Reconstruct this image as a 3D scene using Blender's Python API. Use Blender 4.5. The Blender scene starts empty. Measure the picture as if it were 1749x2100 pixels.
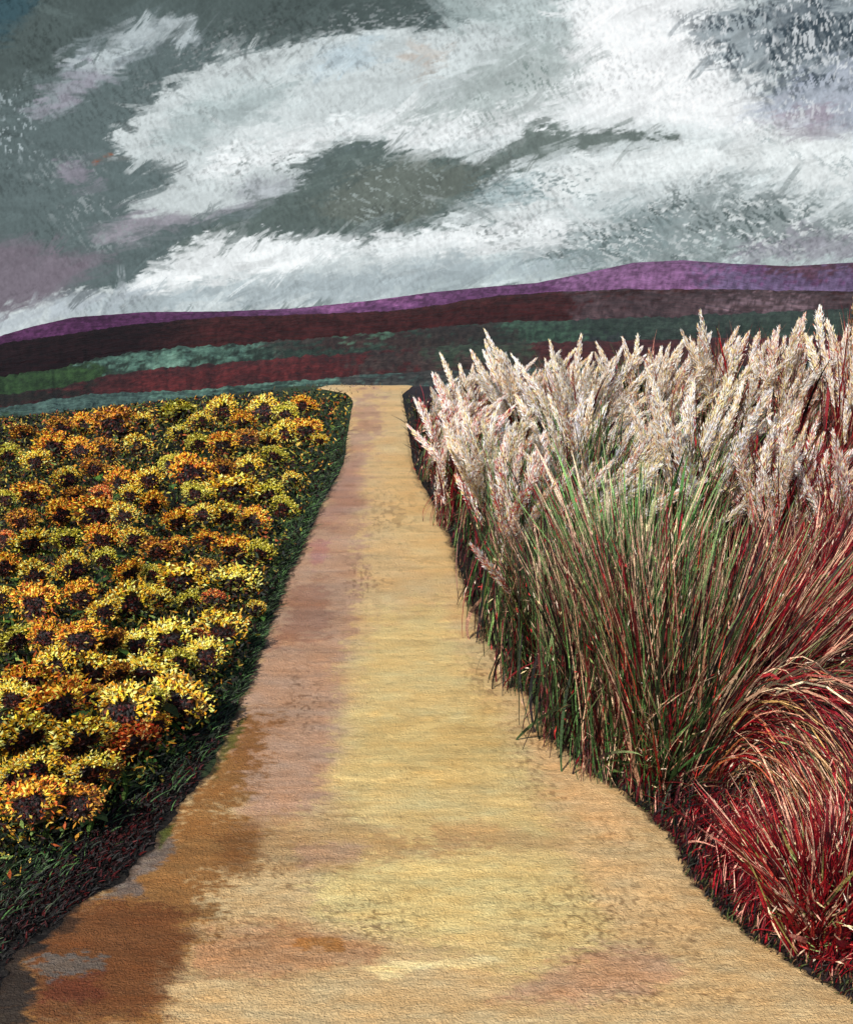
import bpy, math, random
import numpy as np
from mathutils import Vector, Matrix
R = math.radians
SC = bpy.context.scene
COL = SC.collection
rng = np.random.default_rng(7)
random.seed(7)

# ------------------------------------------------------------------ camera
FPX = 983.0; PITCH = math.atan((512 - 340) / FPX); CAMZ = 3.0
cd = bpy.data.cameras.new('camera'); cam = bpy.data.objects.new('camera', cd); COL.objects.link(cam)
cam.location = (0, 0, CAMZ); cam.rotation_euler = (math.pi / 2 - PITCH, 0, 0)
cd.sensor_fit = 'VERTICAL'; cd.sensor_height = 24; cd.sensor_width = 24; cd.lens = 24 * FPX / 1024
cd.clip_start = 0.05; cd.clip_end = 5000
SC.camera = cam
# ------------------------------------------------------------------ light
SUN_EL, SUN_AZ = 38.0, 212.0          # azimuth clockwise from +Y (view direction): behind, to the left
w = bpy.data.worlds.new('World'); SC.world = w; w.use_nodes = True
nt = w.node_tree; nt.nodes.clear()
sky = nt.nodes.new('ShaderNodeTexSky'); sky.sky_type = 'NISHITA'; sky.sun_disc = False
sky.sun_elevation = R(SUN_EL); sky.sun_rotation = R(SUN_AZ)
bg = nt.nodes.new('ShaderNodeBackground'); bg.inputs[1].default_value = 0.13
wo = nt.nodes.new('ShaderNodeOutputWorld')
nt.links.new(sky.outputs[0], bg.inputs[0]); nt.links.new(bg.outputs[0], wo.inputs[0])
sd_ = bpy.data.lights.new('sun', 'SUN'); sd_.energy = 4.2; sd_.angle = R(0.6); sd_.color = (1, .965, .92)
so = bpy.data.objects.new('sun', sd_); COL.objects.link(so)
tosun = Vector((math.sin(R(SUN_AZ)) * math.cos(R(SUN_EL)), math.cos(R(SUN_AZ)) * math.cos(R(SUN_EL)), math.sin(R(SUN_EL))))
so.rotation_euler = tosun.to_track_quat('Z', 'Y').to_euler(); so.location = (0, 0, 30)
SC.view_settings.view_transform = 'Standard'; SC.view_settings.look = 'None'
SC.view_settings.exposure = 0; SC.view_settings.gamma = 1

# ------------------------------------------------------------------ helpers
K = 1749 / 852.0                      # reference measurements were taken on a 1749 x 2100 print of the picture
cp, sp = math.cos(PITCH), math.sin(PITCH)
def lin(c):
    c = np.asarray(c, float) / 255.0
    return np.where(c <= .04045, c / 12.92, ((c + .055) / 1.055) ** 2.4)
def proj(x, y, z):
    z = z - CAMZ
    d = y * cp - z * sp; u = y * sp + z * cp
    d = np.maximum(d, 1e-3)
    return (426 + FPX * x / d) * K, (512 - FPX * u / d) * K
def ray(Dx, Dy):
    a = (Dx / K - 426) / FPX; b = (512 - Dy / K) / FPX
    return np.array([a, cp + b * sp, -sp + b * cp])
def at_depth(Dx, Dy, depth):
    d = ray(Dx, Dy); t = depth / d[1]
    return np.array([0, 0, CAMZ]) + d * t

_T = np.random.default_rng(3).random((256, 256))
def vn(x, y, s=0):
    x = np.asarray(x, float) + s * 17.31; y = np.asarray(y, float) + s * 9.77
    xi = np.floor(x).astype(int); yi = np.floor(y).astype(int)
    fx = x - xi; fy = y - yi; fx = fx * fx * (3 - 2 * fx); fy = fy * fy * (3 - 2 * fy)
    a = _T[xi % 256, yi % 256]; b = _T[(xi + 1) % 256, yi % 256]
    c = _T[xi % 256, (yi + 1) % 256]; d = _T[(xi + 1) % 256, (yi + 1) % 256]
    return (a * (1 - fx) + b * fx) * (1 - fy) + (c * (1 - fx) + d * fx) * fy
def fbm(x, y, s=0, o=4):
    t = 0; a = 1; n = 0
    for k in range(o):
        t = t + a * vn(x * 2 ** k, y * 2 ** k, s + k * 5); n += a; a *= .55
    return t / n
def sstep(a, b, x):
    t = np.clip((x - a) / (b - a), 0, 1); return t * t * (3 - 2 * t)
def poly_sd(px, py, P):
    P = np.asarray(P, float); d = np.full(px.shape, 1e9); ins = np.zeros(px.shape, bool)
    for i in range(len(P)):
        ax, ay = P[i]; bx, by = P[(i + 1) % len(P)]
        ex, ey = bx - ax, by - ay; wx = px - ax; wy = py - ay
        t = np.clip((wx * ex + wy * ey) / (ex * ex + ey * ey + 1e-9), 0, 1)
        d = np.minimum(d, np.hypot(wx - ex * t, wy - ey * t))
        if ey != 0:
            c = (ay > py) != (by > py)
            ins ^= c & (px < (bx - ax) * (py - ay) / (by - ay) + ax)
    return np.where(ins, d, -d)

# terrain: the near field slopes gently up to a crest, then drops to a valley
S = 0.112; YC = 19.6
def G(x, y):
    x = np.asarray(x, float); y = np.asarray(y, float)
    z = S * np.minimum(y, YC)
    over = np.maximum(y - YC + .8, 0)
    z = z - .10 * over - .022 * over ** 2 * (over < 9) - (over >= 9) * (.022 * 81)
    left = np.maximum(-x - 2.6, 0)
    z = z - .11 * np.minimum(left, 9) * np.clip(y / 18, 0, 1) ** 1.3
    z = z - .05 * sstep(0, 1, (np.abs(x + .3) - 1.9)) * (y < 12)
    z = z + .02 * (fbm(x * .8, y * .8, 2, 2) - .5)
    return np.maximum(z, -2.2)
def hit(Dx, Dy, h=0.0):
    d = ray(Dx, Dy); o = np.array([0, 0, CAMZ])
    ts = np.linspace(1.4, 26, 1240); P = o[None] + d[None] * ts[:, None]
    b = P[:, 2] < G(P[:, 0], P[:, 1]) + h
    if not b.any(): return P[-1]
    i = int(np.argmax(b)); lo = ts[max(i - 1, 0)]; hi = ts[i]
    for _ in range(12):
        m = (lo + hi) / 2; q = o + d * m
        if q[2] < G(q[0], q[1]) + h: hi = m
        else: lo = m
    return o + d * hi

# ------------------------------------------------------------------ materials
def node(nt, t, **kw):
    n = nt.nodes.new(t)
    for k, v in kw.items(): setattr(n, k, v)
    return n
def paint_mat(name, rough=.6, bump=.4, dist=.01, scale=(60, 60, 60), vary=.35, spec=.3, big=0.0, detail=4, dark=.25, thin=0):
    """oil-paint surface: colour attribute broken up by bristle noise, ridged relief"""
    m = bpy.data.materials.new(name); m.use_nodes = True; nt = m.node_tree; L = nt.links.new
    b = nt.nodes['Principled BSDF']; b.inputs['Roughness'].default_value = rough
    b.inputs['Specular IOR Level'].default_value = spec
    a = node(nt, 'ShaderNodeAttribute', attribute_name='Col')
    tc = node(nt, 'ShaderNodeTexCoord'); mp = node(nt, 'ShaderNodeMapping'); mp.inputs['Scale'].default_value = scale
    L(tc.outputs['Object'], mp.inputs[0])
    n = node(nt, 'ShaderNodeTexNoise'); n.inputs['Scale'].default_value = 1; n.inputs['Detail'].default_value = detail
    n.inputs['Roughness'].default_value = .65; n.inputs['Distortion'].default_value = .8
    L(mp.outputs[0], n.inputs['Vector'])
    rp = node(nt, 'ShaderNodeMapRange'); rp.inputs['From Min'].default_value = .36; rp.inputs['From Max'].default_value = .56
    rp.inputs['To Min'].default_value = 1 - vary; rp.inputs['To Max'].default_value = 1 + vary * dark
    L(n.outputs[0], rp.inputs['Value'])
    mx = node(nt, 'ShaderNodeVectorMath', operation='SCALE'); L(a.outputs['Color'], mx.inputs[0]); L(rp.outputs[0], mx.inputs['Scale'])
    L(mx.outputs[0], b.inputs['Base Color'])
    bp = node(nt, 'ShaderNodeBump'); bp.inputs['Strength'].default_value = bump; bp.inputs['Distance'].default_value = dist
    L(n.outputs[0], bp.inputs['Height'])
    if big:
        n2 = node(nt, 'ShaderNodeTexNoise'); n2.inputs['Scale'].default_value = big; n2.inputs['Detail'].default_value = 3
        n2.inputs['Distortion'].default_value = 1.5
        L(tc.outputs['Object'], n2.inputs['Vector'])
        bp2 = node(nt, 'ShaderNodeBump'); bp2.inputs['Strength'].default_value = bump; bp2.inputs['Distance'].default_value = dist * 2.5
        L(n2.outputs[0], bp2.inputs['Height']); L(bp2.outputs[0], bp.inputs['Normal'])
    L(bp.outputs[0], b.inputs['Normal'])
    if thin:                      # thin petals and plume hairs let light through
        tr = node(nt, 'ShaderNodeBsdfTranslucent'); mxs = node(nt, 'ShaderNodeMixShader'); mxs.inputs[0].default_value = thin
        L(mx.outputs[0], tr.inputs['Color']); L(b.outputs[0], mxs.inputs[1]); L(tr.outputs[0], mxs.inputs[2])
        L(mxs.outputs[0], nt.nodes['Material Output'].inputs['Surface'])
    return m
M_PLANT = paint_mat('plant_paint', .55, .5, .005, (120, 120, 120), .72, .22, dark=.5)
M_PETAL = paint_mat('petal_paint', .5, .4, .004, (90, 90, 90), .14, .3, thin=.08)
M_PLUME = paint_mat('plume_paint', .7, .3, .004, (90, 90, 90), .10, .2, thin=.14)
M_PATH = paint_mat('path_paint', .58, .8, .008, (24, 90, 90), .09, .22, big=60, detail=4)
M_SOIL = paint_mat('soil_paint', .7, .8, .02, (22, 22, 22), .5, .2, big=9)
M_HILL = paint_mat('hill_paint', .7, .7, .25, (1.1, 2.2, 5), .35, .15, big=.8)
M_FAR = paint_mat('far_hill_paint', .8, .6, 1.2, (.22, .22, .9), .25, .1, big=.12)

# ------------------------------------------------------------------ mesh building
def set_props(o, **kw):
    for k, v in kw.items():
        if v is not None: o[k] = v
def mesh_obj(name, V, F, C, mat, parent=None, smooth=False, percorner=True):
    """V (n,3); F (m,4) quads; C (m,3) per face or (n,3) per vertex, linear"""
    V = np.asarray(V, np.float32); F = np.asarray(F, np.int32)
    me = bpy.data.meshes.new(name)
    me.vertices.add(len(V)); me.vertices.foreach_set('co', V.ravel())
    k = F.shape[1]
    me.loops.add(F.size); me.loops.foreach_set('vertex_index', F.ravel())
    me.polygons.add(len(F)); me.polygons.foreach_set('loop_start', np.arange(0, F.size, k, dtype=np.int32))
    try: me.polygons.foreach_set('loop_total', np.full(len(F), k, np.int32))
    except Exception: pass
    me.update(calc_edges=True)
    dom = 'CORNER' if percorner else 'POINT'
    at = me.color_attributes.new('Col', 'FLOAT_COLOR', dom)
    C = np.clip(np.asarray(C, np.float32), 0, 1)
    if percorner: C = np.repeat(C, k, axis=0)
    C4 = np.ones((len(C), 4), np.float32); C4[:, :3] = C
    at.data.foreach_set('color', C4.ravel())
    if smooth: me.polygons.foreach_set('use_smooth', np.ones(len(F), bool))
    me.materials.append(mat); me.validate(clean_customdata=False)
    o = bpy.data.objects.new(name, me); COL.objects.link(o)
    if parent: o.parent = parent
    return o
def empty(name, loc, label=None, cat=None, group=None):
    o = bpy.data.objects.new(name, None); COL.objects.link(o); o.location = loc; o.empty_display_size = .1
    set_props(o, label=label, category=cat, group=group)
    return o
def grid_faces(nr, nc):
    i = np.arange((nr - 1) * (nc - 1)); r = i // (nc - 1); c = i % (nc - 1); a = r * nc + c
    return np.stack([a, a + 1, a + nc + 1, a + nc], 1)
def unit(v): return v / np.maximum(np.linalg.norm(v, axis=-1, keepdims=True), 1e-9)

class Bag:
    def __init__(s): s.V = []; s.F = []; s.C = []; s.n = 0
    def quads(s, V, C):            # V (m,4,3)  C (m,3)
        m = len(V)
        if not m: return
        s.V.append(np.asarray(V, float).reshape(-1, 3)); s.F.append(np.arange(m * 4).reshape(-1, 4) + s.n); s.C.append(C); s.n += m * 4
    def dabs(s, P, D, N, Ln, Wd, C):
        """paint-stroke shaped quads: centre P, direction D, approximate normal N"""
        D = unit(D); B = unit(np.cross(N, D)); Ln = np.asarray(Ln)[:, None]; Wd = np.asarray(Wd)[:, None]
        a = P - D * Ln * .5; b = P + D * Ln * .5
        k = .35
        s.quads(np.stack([a - B * Wd * k, P - B * Wd * .5 + D * Ln * .1, b, P + B * Wd * .5 - D * Ln * .05], 1), C)
    def ribbons(s, P, W, C, side):
        """P (n,k,3) centre lines, W (n,k) widths, C (n,k-1,3), side (n,3)"""
        T = np.gradient(P, axis=1); B = unit(np.cross(T, side[:, None, :]))
        L_ = P - B * W[..., None] * .5; R_ = P + B * W[..., None] * .5
        q = np.stack([L_[:, :-1], R_[:, :-1], R_[:, 1:], L_[:, 1:]], 2)
        s.quads(q.reshape(-1, 4, 3), C.reshape(-1, 3))
    def build(s, name, mat, parent=None, origin=None):
        V = np.concatenate(s.V); 
        if origin is not None: V = V - np.asarray(origin)
        return mesh_obj(name, V, np.concatenate(s.F), np.concatenate(s.C), mat, parent)
def pick(pal, n, jit=.18):
    c = lin(np.array(pal)[rng.integers(0, len(pal), n)])
    return np.clip(c * (1 + rng.normal(0, jit, (n, 1))) , 0, 1)
def rnd(a, b, n=None): return rng.uniform(a, b, n)

# ------------------------------------------------------------------ layered painter
def paint(X, Y, base, layers, ang=-.28, seed=0):
    """X,Y reference coordinates. layer = (polygon, sRGB, soft, breakup, strength)"""
    ca, sa = math.cos(ang), math.sin(ang)
    U = X * ca + Y * sa; V = -X * sa + Y * ca
    fine = fbm(U / 16, V / 5, seed + 1, 4); mid = fbm(U / 90, V / 26, seed + 2, 4); big = fbm(X / 150, Y / 90, seed + 3, 3)
    wx = X + 60 * (mid - .5) ; wy = Y + 34 * (big - .5) + 22 * (mid - .5)
    C = np.zeros(X.shape + (3,)) + lin(base)
    for i, (P, col, soft, br, st) in enumerate(layers):
        x0 = min(p[0] for p in P) - soft - br - 80; x1 = max(p[0] for p in P) + soft + br + 80
        y0 = min(p[1] for p in P) - soft - br - 60; y1 = max(p[1] for p in P) + soft + br + 60
        m = (X > x0) & (X < x1) & (Y > y0) & (Y < y1)
        if not m.any(): continue
        sdv = poly_sd(wx[m], wy[m], P)
        ns = fine[m] if i % 2 else 1 - fine[m]
        a = sstep(-soft, soft, sdv + br * 2.4 * (ns - .5)) * st
        cc = lin(col)[None] * (1 + .22 * (mid[m] - .5)[:, None] * 2)
        C[m] = C[m] * (1 - a[:, None]) + cc * a[:, None]
    return C

# ------------------------------------------------------------------ sky
SCUMBLE = [
 ([(1370, 20), (1560, -40), (1900, -60), (1900, 180), (1700, 190), (1590, 210), (1480, 160)], (52, 66, 76), .52, .85, 1.2),
 ([(1370, 20), (1560, -40), (1900, -60), (1900, 260), (1600, 260), (1480, 160)], (228, 233, 236), .43, .7, 1.5),
 ([(1090, 540), (1200, 440), (1400, 380), (1600, 370), (1700, 440), (1749, 470), (1640, 520), (1300, 540)], (84, 98, 98), .47, .85, .7),
 ([(1090, 540), (1200, 440), (1400, 380), (1640, 370), (1749, 470), (1640, 520), (1300, 540)], (234, 240, 240), .42, .7, .3),
 ([(1100, 40), (1180, 60), (1210, 160), (1130, 240), (940, 270), (980, 180)], (112, 128, 124), .42, .7, 1.0),
 ([(980, 330), (1200, 330), (1280, 430), (1000, 470), (960, 420)], (110, 130, 132), .43, .7, .1),
 ([(640, 490), (900, 450), (1100, 440), (1100, 500), (900, 500)], (84, 96, 96), .42, .7, .2),
 ([(480, 330), (720, 280), (640, 380), (460, 440)], (92, 104, 102), .44, .8, -.3),
 ([(0, 180), (70, 200), (90, 330), (0, 360)], (190, 204, 208), .40, .8, 1.3),
 ([(60, 330), (200, 300), (330, 420), (300, 520), (180, 520), (100, 440)], (150, 160, 162), .41, .7, .9),
 ([(560, 100), (700, 20), (900, 0), (960, 60), (700, 90)], (160, 168, 170), .42, .7, -.2),
 ([(430, 60), (600, 60), (560, 130), (400, 170), (250, 210)], (150, 156, 158), .40, .7, -.3),
 ([(620, 380), (760, 330), (940, 340), (900, 440), (700, 470)], (170, 182, 180), .38, .6, .4),
 ([(1520, 240), (1749, 280), (1900, 420), (1600, 360), (1400, 300)], (150, 164, 166), .42, .6, .6),
]
def build_sky():
    res = 16.0; az = np.arange(-37, 37.01, 1 / res); el = np.arange(-1.5, 29, 1 / res)
    A, E = np.meshgrid(np.radians(az), np.radians(el)); Rr = 900.0
    X = Rr * np.sin(A) * np.cos(E); Y = Rr * np.cos(A) * np.cos(E); Z = Rr * np.sin(E) + CAMZ
    DX, DY = proj(X, Y, Z)
    L = [
     ([(-500, -400), (950, -400), (900, 0), (850, 60), (560, 92), (420, 80), (400, 30), (300, 25), (190, 80), (60, 190), (-500, 300)], (80, 92, 91), 24, 20, .85),
     ([(-400, -300), (60, -100), (70, 10), (20, 70), (-400, 200)], (54, 86, 98), 25, 16, .7),
     ([(-300, 480), (60, 500), (120, 520), (240, 525), (150, 580), (60, 640), (-300, 800)], (122, 113, 124), 22, 12, .9),
     ([(200, 470), (300, 440), (420, 410), (480, 420), (400, 450), (300, 482), (210, 490)], (160, 156, 166), 14, 12, .85),
     ([(60, 215), (110, 165), (190, 100), (260, 60), (345, 35), (412, 42), (415, 82), (330, 100), (260, 140), (190, 190), (120, 250), (60, 245)], (152, 163, 168), 7, 12, .95),
     ([(70, 215), (150, 150), (210, 120), (190, 180), (110, 240), (60, 235)], (150, 148, 160), 10, 14, .8),
     ([(250, 70), (345, 38), (410, 45), (400, 80), (300, 92), (200, 150), (190, 120)], (192, 203, 206), 8, 18, .75),
     ([(105, 335), (150, 320), (185, 345), (170, 375), (120, 370)], (150, 145, 158), 8, 14, .7),
     # main cloud body with the low cloud bank
     ([(225, 290), (250, 245), (350, 185), (460, 112), (560, 95), (650, 75), (800, 62), (960, 55), (1000, -50), (1000, -600), (2600, -600), (2600, 600), (1250, 560), (1000, 600), (700, 640), (300, 660), (-100, 720), (-100, 690), (60, 625), (150, 590), (250, 585), (330, 535), (430, 492), (600, 478), (700, 495), (880, 470), (985, 405), (1005, 342), (860, 322), (800, 300), (720, 288), (640, 325), (600, 370), (600, 395), (480, 425), (310, 455), (300, 400), (350, 350), (240, 315)], (204, 213, 214), 7, 18, 1),
     ([(940, -300), (1180, -200), (1190, 60), (1120, 110), (1000, 70), (900, 60)], (178, 192, 192), 25, 24, .7),
     ([(420, 350), (480, 310), (620, 270), (800, 230), (960, 240), (1100, 190), (1190, 150), (1180, 60), (1200, -200), (1430, -200), (1480, 120), (1560, 230), (1400, 262), (1100, 262), (990, 295), (860, 305), (720, 275), (600, 325), (480, 362)], (236, 241, 242), 18, 30, .95),
     ([(1180, 100), (1210, -200), (1400, -200), (1450, 100), (1540, 230), (1749, 300), (1749, 330), (1400, 260), (1190, 230)], (242, 245, 246), 40, 30, .9),
     ([(260, 588), (340, 533), (430, 493), (560, 483), (700, 500), (900, 478), (1060, 440), (1180, 450), (1150, 500), (900, 520), (700, 526), (560, 560), (430, 574), (300, 594)], (240, 245, 246), 9, 22, .95),
     ([(1150, 330), (1400, 300), (1780, 265), (1900, 420), (1640, 380), (1500, 352), (1300, 372), (1060, 430), (1000, 440)], (230, 236, 236), 18, 28, .9),
     ([(400, 210), (520, 170), (640, 160), (600, 200), (500, 250), (380, 300), (300, 300)], (166, 181, 182), 20, 24, .75),
     ([(850, 230), (980, 130), (1160, 90), (1200, 150), (1120, 225), (960, 250), (800, 262)], (158, 170, 168), 24, 50, .65),
     ([(820, 110), (870, 85), (900, 110), (860, 160)], (176, 160, 146), 14, 18, .6),
     ([(650, 90), (760, 80), (740, 140), (660, 160)], (184, 205, 216), 22, 16, .6),
     ([(1180, 500), (1400, 470), (1749, 500), (1900, 530), (1900, 580), (1300, 545), (1000, 590), (800, 610), (900, 560)], (188, 203, 203), 14, 12, .8),
     ([(300, 600), (600, 565), (900, 535), (1150, 510), (1240, 545), (900, 600), (600, 625), (150, 650), (200, 615)], (166, 179, 184), 16, 22, .85),
     ([(480, 380), (560, 350), (610, 370), (580, 400), (470, 430)], (168, 174, 180), 14, 18, .8),
     # dark holes
     ([(430, 470), (560, 410), (600, 395), (640, 330), (740, 300), (840, 320), (1000, 342), (975, 405), (900, 462), (700, 495), (600, 478), (460, 488), (360, 520)], (96, 109, 106), 11, 30, .9),
     ([(640, 430), (760, 350), (880, 330), (990, 345), (960, 410), (860, 450), (700, 470)], (112, 118, 110), 12, 30, .6),
     ([(985, 330), (1060, 285), (1110, 262), (1180, 268), (1250, 268), (1320, 285), (1395, 284), (1350, 304), (1250, 296), (1110, 318), (1000, 345)], (104, 116, 112), 6, 18, .95),
     ([(1000, 380), (1080, 360), (1120, 400), (1050, 420), (990, 420)], (150, 172, 176), 10, 26, .7),
     # broken darker scumbles
     ([(1400, 50), (1480, 20), (1600, -10), (1800, -120), (1900, 60), (1749, 120), (1700, 160), (1600, 190), (1530, 170), (1460, 110)], (118, 130, 138), 12, 58, .7),
     ([(1560, 20), (1700, 0), (1800, 60), (1700, 130), (1600, 100)], (62, 76, 88), 10, 60, .6),
     ([(1520, 230), (1600, 190), (1749, 110), (1900, 100), (1900, 290), (1700, 270), (1600, 260)], (160, 168, 186), 26, 28, .7),
     ([(1590, 250), (1700, 215), (1740, 250), (1660, 285)], (156, 142, 156), 16, 26, .7),
     ([(1220, 535), (1330, 450), (1440, 385), (1560, 375), (1660, 420), (1749, 460), (1900, 500), (1640, 515), (1420, 538)], (128, 140, 141), 12, 60, .8),
     ([(1080, 528), (1200, 470), (1300, 420), (1400, 420), (1340, 520), (1200, 545)], (132, 148, 150), 10, 60, .75),
     ([(1500, 500), (1749, 470), (1900, 480), (1900, 530), (1500, 530)], (150, 146, 158), 12, 22, .7),
     ([(190, 322), (225, 310), (232, 325), (205, 335)], (150, 92, 62), 5, 8, .8),
     ([(0, 660), (120, 600), (300, 585), (250, 615), (100, 650), (0, 690)], (176, 186, 194), 14, 16, .75),
    ]
    ang = -.30
    C = paint(DX, DY, (98, 112, 113), L, ang=ang, seed=10)
    # bristle texture and many loaded-brush strokes
    r2 = np.random.default_rng(5); H, W_ = DX.shape
    src = C.copy(); yy0, xx0 = np.mgrid[0:H, 0:W_]
    for i in range(8000):
        cx = r2.integers(0, W_); cy = r2.integers(0, H); ln = r2.uniform(4, 22) if i % 4 else r2.uniform(16, 34); wd = r2.uniform(1.2, 4.6)
        a = .28 + .5 * (fbm(cx / 160, cy / 90, 40, 2) - .45) * 2 + r2.normal(0, .27)
        if cy > 250: a += .1
        R_ = int(ln) + 3; y0, y1, x0, x1 = max(cy - R_, 0), min(cy + R_, H), max(cx - R_, 0), min(cx + R_, W_)
        xs = xx0[y0:y1, x0:x1] - cx; ys = yy0[y0:y1, x0:x1] - cy
        u = xs * math.cos(a) + ys * math.sin(a); v = -xs * math.sin(a) + ys * math.cos(a) + .012 * u * u * r2.uniform(-1, 1)
        br = vn(v * 1.3 + i, u * .09 + i * 3.1, 4)
        m = sstep(1.0, .72, np.abs(u) / ln) * sstep(1, .75, np.abs(v) / wd) * sstep(.3, .58, br + .25 * (1 - np.abs(u) / ln))
        col = src[min(max(cy + r2.integers(-4, 5), 0), H - 1), min(max(cx + r2.integers(-9, 10), 0), W_ - 1)] * (1 + r2.normal(.01, .10))
        m = (m * r2.uniform(.3, .85))[..., None]
        C[y0:y1, x0:x1] = C[y0:y1, x0:x1] * (1 - m) + col * m
    # canvas tooth: shading of paint relief put into the colour, stronger where thin
    a2 = 1.0; U = DX * math.cos(a2) + DY * math.sin(a2); V = -DX * math.sin(a2) + DY * math.cos(a2)
    t1 = fbm(U / 9, V / 4.2, 61, 3); t2 = fbm(DX / 3.6, DY / 8, 62, 2); zone = sstep(.42, .66, fbm(DX / 170, DY / 100, 63, 3)) * .8 + .25
    pit = sstep(.44, .30, t1) * .24 * zone + sstep(.42, .28, t2) * .08
    # dry-brushed zones: one colour dragged over another so that specks of the lower one remain
    for P, col, lo, st, rot in SCUMBLE:
        ca, sa = math.cos(rot), math.sin(rot); a_, b_ = DX * ca + DY * sa, -DX * sa + DY * ca
        n_ = fbm(a_ / 11 + 2 * vn(DX / 30, DY / 30, 5), b_ / 4.6, 70 + len(P), 3)
        k_ = sstep(-40, 60, poly_sd(DX, DY, P) + 90 * (fbm(DX / 60, DY / 34, 90, 3) - .5)) * sstep(.30, .55, fbm(DX / 46, DY / 30, 91 + len(P), 2)) ; mm = (sstep(lo, lo - .07, n_) * k_ * st)[..., None]
        C = C * (1 - mm) + lin(col) * mm
    C = C * (1 - pit[..., None]) * (1 + .10 * sstep(.56, .7, t1)[..., None])
    V3 = np.stack([X, Y, Z], -1).reshape(-1, 3)
    m = bpy.data.materials.new('painted_sky'); m.use_nodes = True; nt = m.node_tree; nt.nodes.clear()
    a = node(nt, 'ShaderNodeAttribute', attribute_name='Col'); e = node(nt, 'ShaderNodeEmission'); o = node(nt, 'ShaderNodeOutputMaterial')
    nt.links.new(a.outputs['Color'], e.inputs[0]); nt.links.new(e.outputs[0], o.inputs[0])
    ob = mesh_obj('sky', V3, grid_faces(H, W_), C.reshape(-1, 3), m, smooth=True, percorner=False)
    set_props(ob, kind='structure')
build_sky()

# ------------------------------------------------------------------ ground sheet
def edge_L(D): return np.interp(D, [760, 776, 784, 792, 798, 804, 810, 824, 870, 950, 1040, 1120, 1200, 1300, 1400, 1480, 1560, 1640, 1690, 1740, 1800, 1850, 1900, 1960, 2100, 2400],
                                   [840, 810, 735, 672, 650, 684, 712, 724, 716, 706, 660, 622, 583, 545, 512, 484, 440, 385, 340, 312, 262, 185, 120, 40, -40, -300])
def edge_R(D): return np.interp(D, [760, 776, 790, 812, 860, 950, 1000, 1060, 1130, 1200, 1300, 1380, 1450, 1500, 1560, 1620, 1680, 1740, 1800, 1880, 1940, 2000, 2050, 2100, 2400],
                                   [850, 862, 850, 824, 834, 846, 868, 905, 932, 950, 990, 1048, 1100, 1130, 1180, 1262, 1335, 1385, 1415, 1480, 1560, 1660, 1740, 1800, 2100])
def build_ground():
    near = np.concatenate([-np.array([14, 9, 5, 2]), np.geomspace(1.2, 30, 330)]); far = np.array([34, 40, 55, 80, 130, 220, 400, 800, 1600])
    ys = np.concatenate([near, far]); u = np.linspace(-1, 1, 361)
    X = []; Y = []
    for y in ys:
        half = max(9, abs(y) * 1.7); X.append(u * half); Y.append(np.full(361, y))
    X = np.array(X); Y = np.array(Y); Z = G(X, Y)
    # foot of the sunflower bank: black and maroon shadow strip painted into the colour
    DX, DY = proj(X, Y, Z)
    C = paint(DX, DY, (30, 26, 22), [
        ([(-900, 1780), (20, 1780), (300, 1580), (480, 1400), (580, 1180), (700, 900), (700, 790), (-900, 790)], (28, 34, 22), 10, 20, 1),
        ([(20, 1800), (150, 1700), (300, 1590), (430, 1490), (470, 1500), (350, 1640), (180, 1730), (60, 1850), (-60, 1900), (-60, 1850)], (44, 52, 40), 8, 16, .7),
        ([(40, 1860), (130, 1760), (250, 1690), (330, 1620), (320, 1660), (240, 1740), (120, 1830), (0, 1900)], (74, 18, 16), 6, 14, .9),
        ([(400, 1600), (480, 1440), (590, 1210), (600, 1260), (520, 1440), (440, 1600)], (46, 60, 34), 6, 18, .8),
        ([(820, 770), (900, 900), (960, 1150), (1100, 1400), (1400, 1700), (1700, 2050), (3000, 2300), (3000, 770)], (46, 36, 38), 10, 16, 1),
        ([(1400, 1640), (1480, 1620), (1760, 1700), (3000, 1900), (3000, 2100), (1749, 2000), (1640, 1950), (1500, 1830)], (104, 12, 22), 14, 18, .85),
        ([(1450, 1000), (3000, 950), (3000, 1700), (1640, 1500)], (92, 14, 24), 20, 20, .8),
        ([(1310, 1650), (1380, 1670), (1440, 1740), (1400, 1740), (1330, 1680)], (100, 16, 24), 6, 12, .8),
        ([(300, 775), (700, 775), (700, 812), (300, 812)], (58, 74, 62), 10, 14, .7),
        ([(560, 790), (740, 800), (740, 880), (700, 960), (560, 940)], (50, 66, 34), 10, 14, .8),
    ], ang=-.5, seed=30)
    o = mesh_obj('ground', np.stack([X, Y, Z], -1).reshape(-1, 3), grid_faces(*X.shape), C.reshape(-1, 3), M_SOIL, smooth=True, percorner=False)
    set_props(o, kind='structure')
build_ground()

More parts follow.
